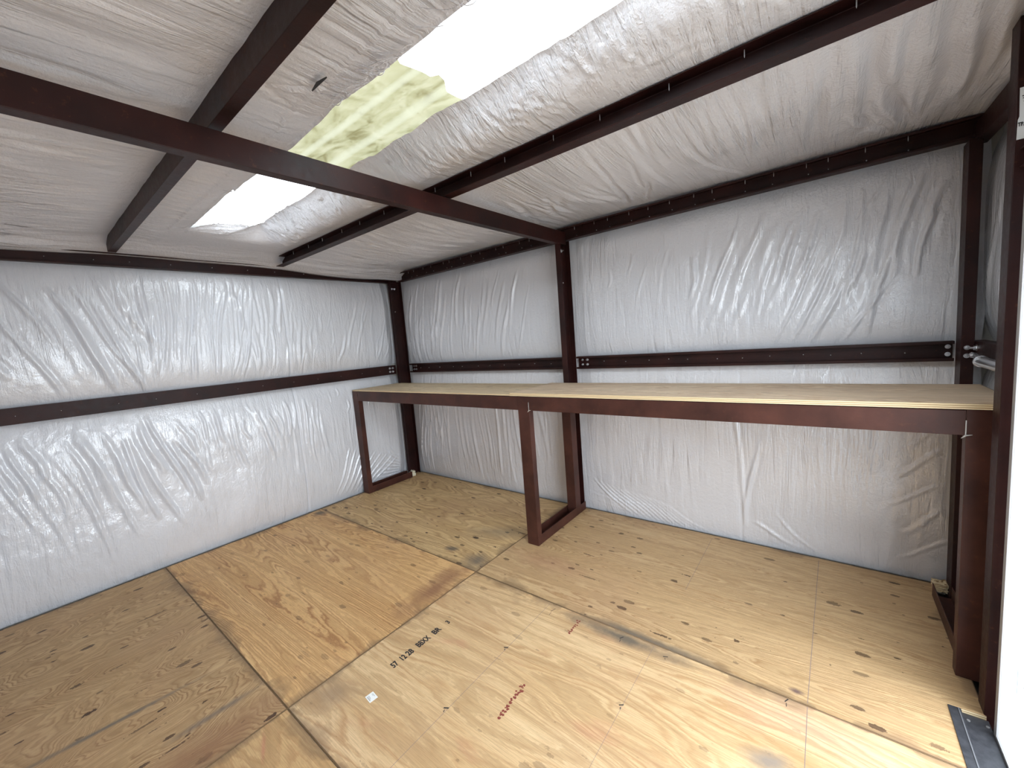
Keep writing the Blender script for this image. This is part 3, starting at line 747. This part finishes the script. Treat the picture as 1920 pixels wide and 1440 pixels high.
# ------------------------------------------------------------------ workbench
wb = thing('workbench', 'long workbench with plywood top on brown steel channel legs', 'workbench', (2.3, -.45, 0))
HB = 1.133; D = -.755
channel('front_rail', (.104, D, 1.030), (2.242, D, 1.030), (0, 0, 1), (0, 1, 0), .100, .05, BENCH, wb, bevel=.003)
channel('front_rail', (2.342, D, 1.030), (4.451, D, 1.030), (0, 0, 1), (0, 1, 0), .100, .05, BENCH, wb, bevel=.003)
for x0, x1 in ((.004, .102), (2.243, 2.341), (4.452, 4.550)):
    channel('leg', (x0, D, 0.001), (x0, D, HB), (1, 0, 0), (0, 1, 0), x1 - x0, .052, BENCH, wb, bevel=.004)
    ye = -.165 if x0 < 1 else (0.0 if x0 < 3 else -.12)
    xo = .022 if x0 > 3 else .001
    channel('foot_rail', (x0 + xo, D + .053, .001), (x0 + xo, ye, .001), (1, 0, 0), (0, 0, 1), x1 - x0 - .001 - xo, .072, BENCH, wb, bevel=.002)
    channel('side_rail', (x1 - .004, D + .054, 1.030), (x1 - .004, -.176, 1.030), (0, 0, 1), (-1, 0, 0), .098, .05, BENCH, wb)
channel('rear_leg', (2.256, -.174, .006), (2.256, -.174, HB - .003), (1, 0, 0), (0, 1, 0), .083, .085, BENCH, wb, bevel=.003)
for (x, z) in ((2.236, 1.125), (2.239, 1.118), (2.325, 1.120), (2.330, 1.058), (2.236, 1.062), (2.228, 1.040)):
    MB().cyl((x, D + .001, z), (x, D - .002, z), .0035, BENCH, 8).build('weld_spot', wb)
WELD = simple('bright_weld', (.55, .53, .50), .45, .4)[0]
for xw in (2.342, 4.451):
    b = MB(); b.prism([(0, 0), (.003, 0), (.003, .003), (0, .003)], (xw - .0015, D - .003, 1.028), (xw - .0015, D - .003, 1.090), (1, 0, 0), (0, 1, 0), WELD)
    b.cyl((xw, D - .003, 1.030), (xw - .012, D - .003, 1.018), .004, WELD, 8, .001); b.cyl((xw, D - .003, 1.030), (xw + .018, D - .003, 1.034), .0035, WELD, 8, .001)
    b.build('weld_bead', wb)
ply_t1 = mat_ply('plywood_bench_top_left', 11.1, (2.17, .6), 'x', (.86, .71, .49), (.75, .58, .37), (.52, .34, .18), rings=1.2, figure=.5, knots=.5, dirt=.25)
ply_t2 = mat_ply('plywood_bench_top_right', 12.7, (2.4, .6), 'x', (.90, .73, .54), (.80, .61, .42), (.58, .38, .22), rings=1.4, figure=.35, knots=.2, dirt=.15)
def top(x0, x1, y0, y1, z0, z1, mat, lab):
    b = MB(); b.box((x0, y0, z0), (x1, y1, z1), EDGE); b.mi[1] = b._m(mat)
    o = b.build('tabletop', wb); o['label'] = lab
top(.006, 2.172, D + .004, -.178, HB + .001, HB + .013, ply_t1, 'left plywood top panel with thin front edge')
top(2.176, 4.60, D - .003, -.178, HB + .001, HB + .024, ply_t2, 'right plywood top panel with thick layered edge')
b = MB()
for (x0, x1) in ((.06, 2.24), (2.36, 4.53)): b.box((x0, -.176, HB + .001), (x1, -.158, HB + .013), EDGE)
b.build('back_cleat', wb)

# ------------------------------------------------------------------ door, sill and small things
XD = 4.509; yf = -1.030; yl = -2.80; zt = 1.945
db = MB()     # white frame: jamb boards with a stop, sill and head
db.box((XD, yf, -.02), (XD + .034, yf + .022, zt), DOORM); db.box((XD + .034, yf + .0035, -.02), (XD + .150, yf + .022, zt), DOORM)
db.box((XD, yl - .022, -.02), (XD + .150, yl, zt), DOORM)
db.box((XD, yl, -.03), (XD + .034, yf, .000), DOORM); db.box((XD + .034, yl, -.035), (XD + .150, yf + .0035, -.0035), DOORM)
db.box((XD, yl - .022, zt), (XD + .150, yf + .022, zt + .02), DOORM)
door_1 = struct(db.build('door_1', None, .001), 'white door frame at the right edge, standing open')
eb = MB(); eb.box((XD - .004, yf, -.034), (XD, yf + .026, zt), GREY); eb.box((XD - .004, yl, -.034), (XD, yf, -.0006), GREY)
eb.build('edge_trim', door_1)
hp = MB().box((XD + .037, yf + .0015, .185), (XD + .100, yf + .0040, .285), simple('hinge_plate_white', (.66, .66, .70), .4)[0])
for x in (.054, .076):
    for z in (.255, .215): hp.cyl((XD + x, yf + .002, z), (XD + x, yf + .0003, z), .0042, GREY, 10)
o = hp.build('hinge_plate', door_1, .0004); o['label'] = 'white hinge plate with two rows of screws'
tr_ = MB()
tr_.box((4.398, -2.90, -.004), (4.432, -.952, .0030), BLACK)
tr_.box((4.430, -2.95, -.045), (4.433, -.952, .0028), BLACK)
tr_.box((4.430, -2.90, -.05), (4.504, -.952, -.012), BLACK)
tr_.box((4.425, -2.95, -.0118), (4.4285, -.952, .0045), simple('worn_trim_edge', (.16, .16, .17), .4)[0])
trim_1 = struct(tr_.build('trim_1'), 'black metal door sill')
for (x, y) in ((4.447, -.985), (4.495, -.985)): screw(trim_1, (x, y, -.012), (0, 0, 1), .003, .005)
# black base channel under the right end
channel('trim_2', (4.548, -.72, -.060), (4.548, .02, -.060), (1, 0, 0), (0, 0, 1), .072, .03, BLACK, None)
struct(bpy.data.objects['trim_2'], 'black base angle under the right wall')

st = MB(); cx, cy = 2.425, -2.217
st.poly([(2.400, -2.233, .0010), (2.446, -2.238, .0010), (2.450, -2.200, .0010), (2.404, -2.195, .0010), (2.400, -2.233, .0002), (2.446, -2.238, .0002), (2.450, -2.200, .0002), (2.404, -2.195, .0002)],
        [(0, 1, 2, 3), (7, 6, 5, 4), (0, 4, 5, 1), (1, 5, 6, 2), (2, 6, 7, 3), (3, 7, 4, 0)], PAPER)
stk = tag(st.build('paper_sticker'), 'small white printed sticker lying on the plywood floor', 'sticker')
b = MB()
for k in range(3): mark(b, 2.409, -2.2285 + k * .0042, .030 - .005 * k, -.003, .0016, INK if k == 0 else GREYINK, .0013)
mark(b, 2.412, -2.202, .022, -.003, .0016, GREYINK, .0013); mark(b, 2.411, -2.206, .015, -.002, .0014, GREYINK, .0013)
b.build('print', stk)

def rough_block(name, c, sz, m, seed, label, cat, amp=.006, n=5):
    import bmesh
    bm = bmesh.new(); bmesh.ops.create_cube(bm, size=1); bmesh.ops.subdivide_edges(bm, edges=bm.edges, cuts=n, use_grid_fill=True)
    r = random.Random(seed)
    for v in bm.verts: v.co = Vector((v.co.x * sz[0], v.co.y * sz[1], v.co.z * sz[2])) + Vector((r.uniform(-amp, amp), r.uniform(-amp, amp), r.uniform(-amp, amp)))
    me = bpy.data.meshes.new(name); bm.to_mesh(me); bm.free(); me.materials.append(m)
    o = bpy.data.objects.new(name, me); COL.objects.link(o); o.location = c
    return tag(o, label, cat)
rough_block('foam_scrap', (.052, -.02 - .11, .062 - .030), (.06, .05, .06), FOAM, 2, 'crumpled pale scrap at the foot of the far left corner column', 'scrap', .008)
rough_block('wood_block', (4.515, -.035, .022), (.055, .06, .045), EDGE, 4, 'rough pale wood block at the foot of the right corner column', 'block', .0035)

pf = thing('pipe_fitting', 'shiny chrome pipe fitting lying along the right wall girt', 'fitting', (4.565, -.5, 1.29))
b = MB(); b.cyl((4.563, -.36, 1.283), (4.563, -.80, 1.283), .022, ZINC, 24); b.build('pipe', pf)
b = MB(); b.cyl((4.563, -.352, 1.283), (4.563, -.366, 1.283), .026, ZINC, 24); b.build('collar', pf, .002)
b = MB(); b.cyl((4.565, -.225, 1.300), (4.565, -.352, 1.290), .008, ZINC, 12); b.cyl((4.565, -.205, 1.301), (4.565, -.225, 1.300), .014, ZINC, 6); b.build('bolt', pf)

lb = MB(); lb.poly([(4.4995, -.9425, 2.206), (4.600, -.9425, 2.206), (4.600, -.9425, 2.050), (4.4975, -.9425, 2.050), (4.4985, -.9425, 2.11), (4.5015, -.9425, 2.12)], [(0, 1, 2, 3, 4, 5)], PAPER)
lb.poly([(4.4995, -.9415, 2.206), (4.600, -.9415, 2.206), (4.600, -.9415, 2.050), (4.4975, -.9415, 2.050), (4.4985, -.9415, 2.11), (4.5015, -.9415, 2.12)], [(5, 4, 3, 2, 1, 0)], PAPER)
lab = tag(lb.build('paper_label'), 'white printed paper label stuck high on the door jamb column', 'label')
text_mesh('TRA', .016, INK, lab, (4.499, -.9432, 2.090), (1, 0, 0), (0, 0, 1), 'lettering', .62, .0006)
text_mesh('A', .022, INK, lab, (4.517, -.9432, 2.060), (1, 0, 0), (0, 0, 1), 'lettering', .8, .0006)
b = MB(); b.box((4.505, -.9435, 2.178), (4.54, -.9430, 2.181), INK); b.box((4.506, -.9435, 2.172), (4.55, -.9430, 2.174), INK); b.box((4.508, -.9435, 2.162), (4.55, -.9430, 2.164), GREYINK); b.build('print', lab)

# ground outside the doorway
gd = MB(); gd.box((-12, -14, -.60), (16, 12, -.45), GRAVEL); struct(gd.build('ground'), 'gravel ground outside')
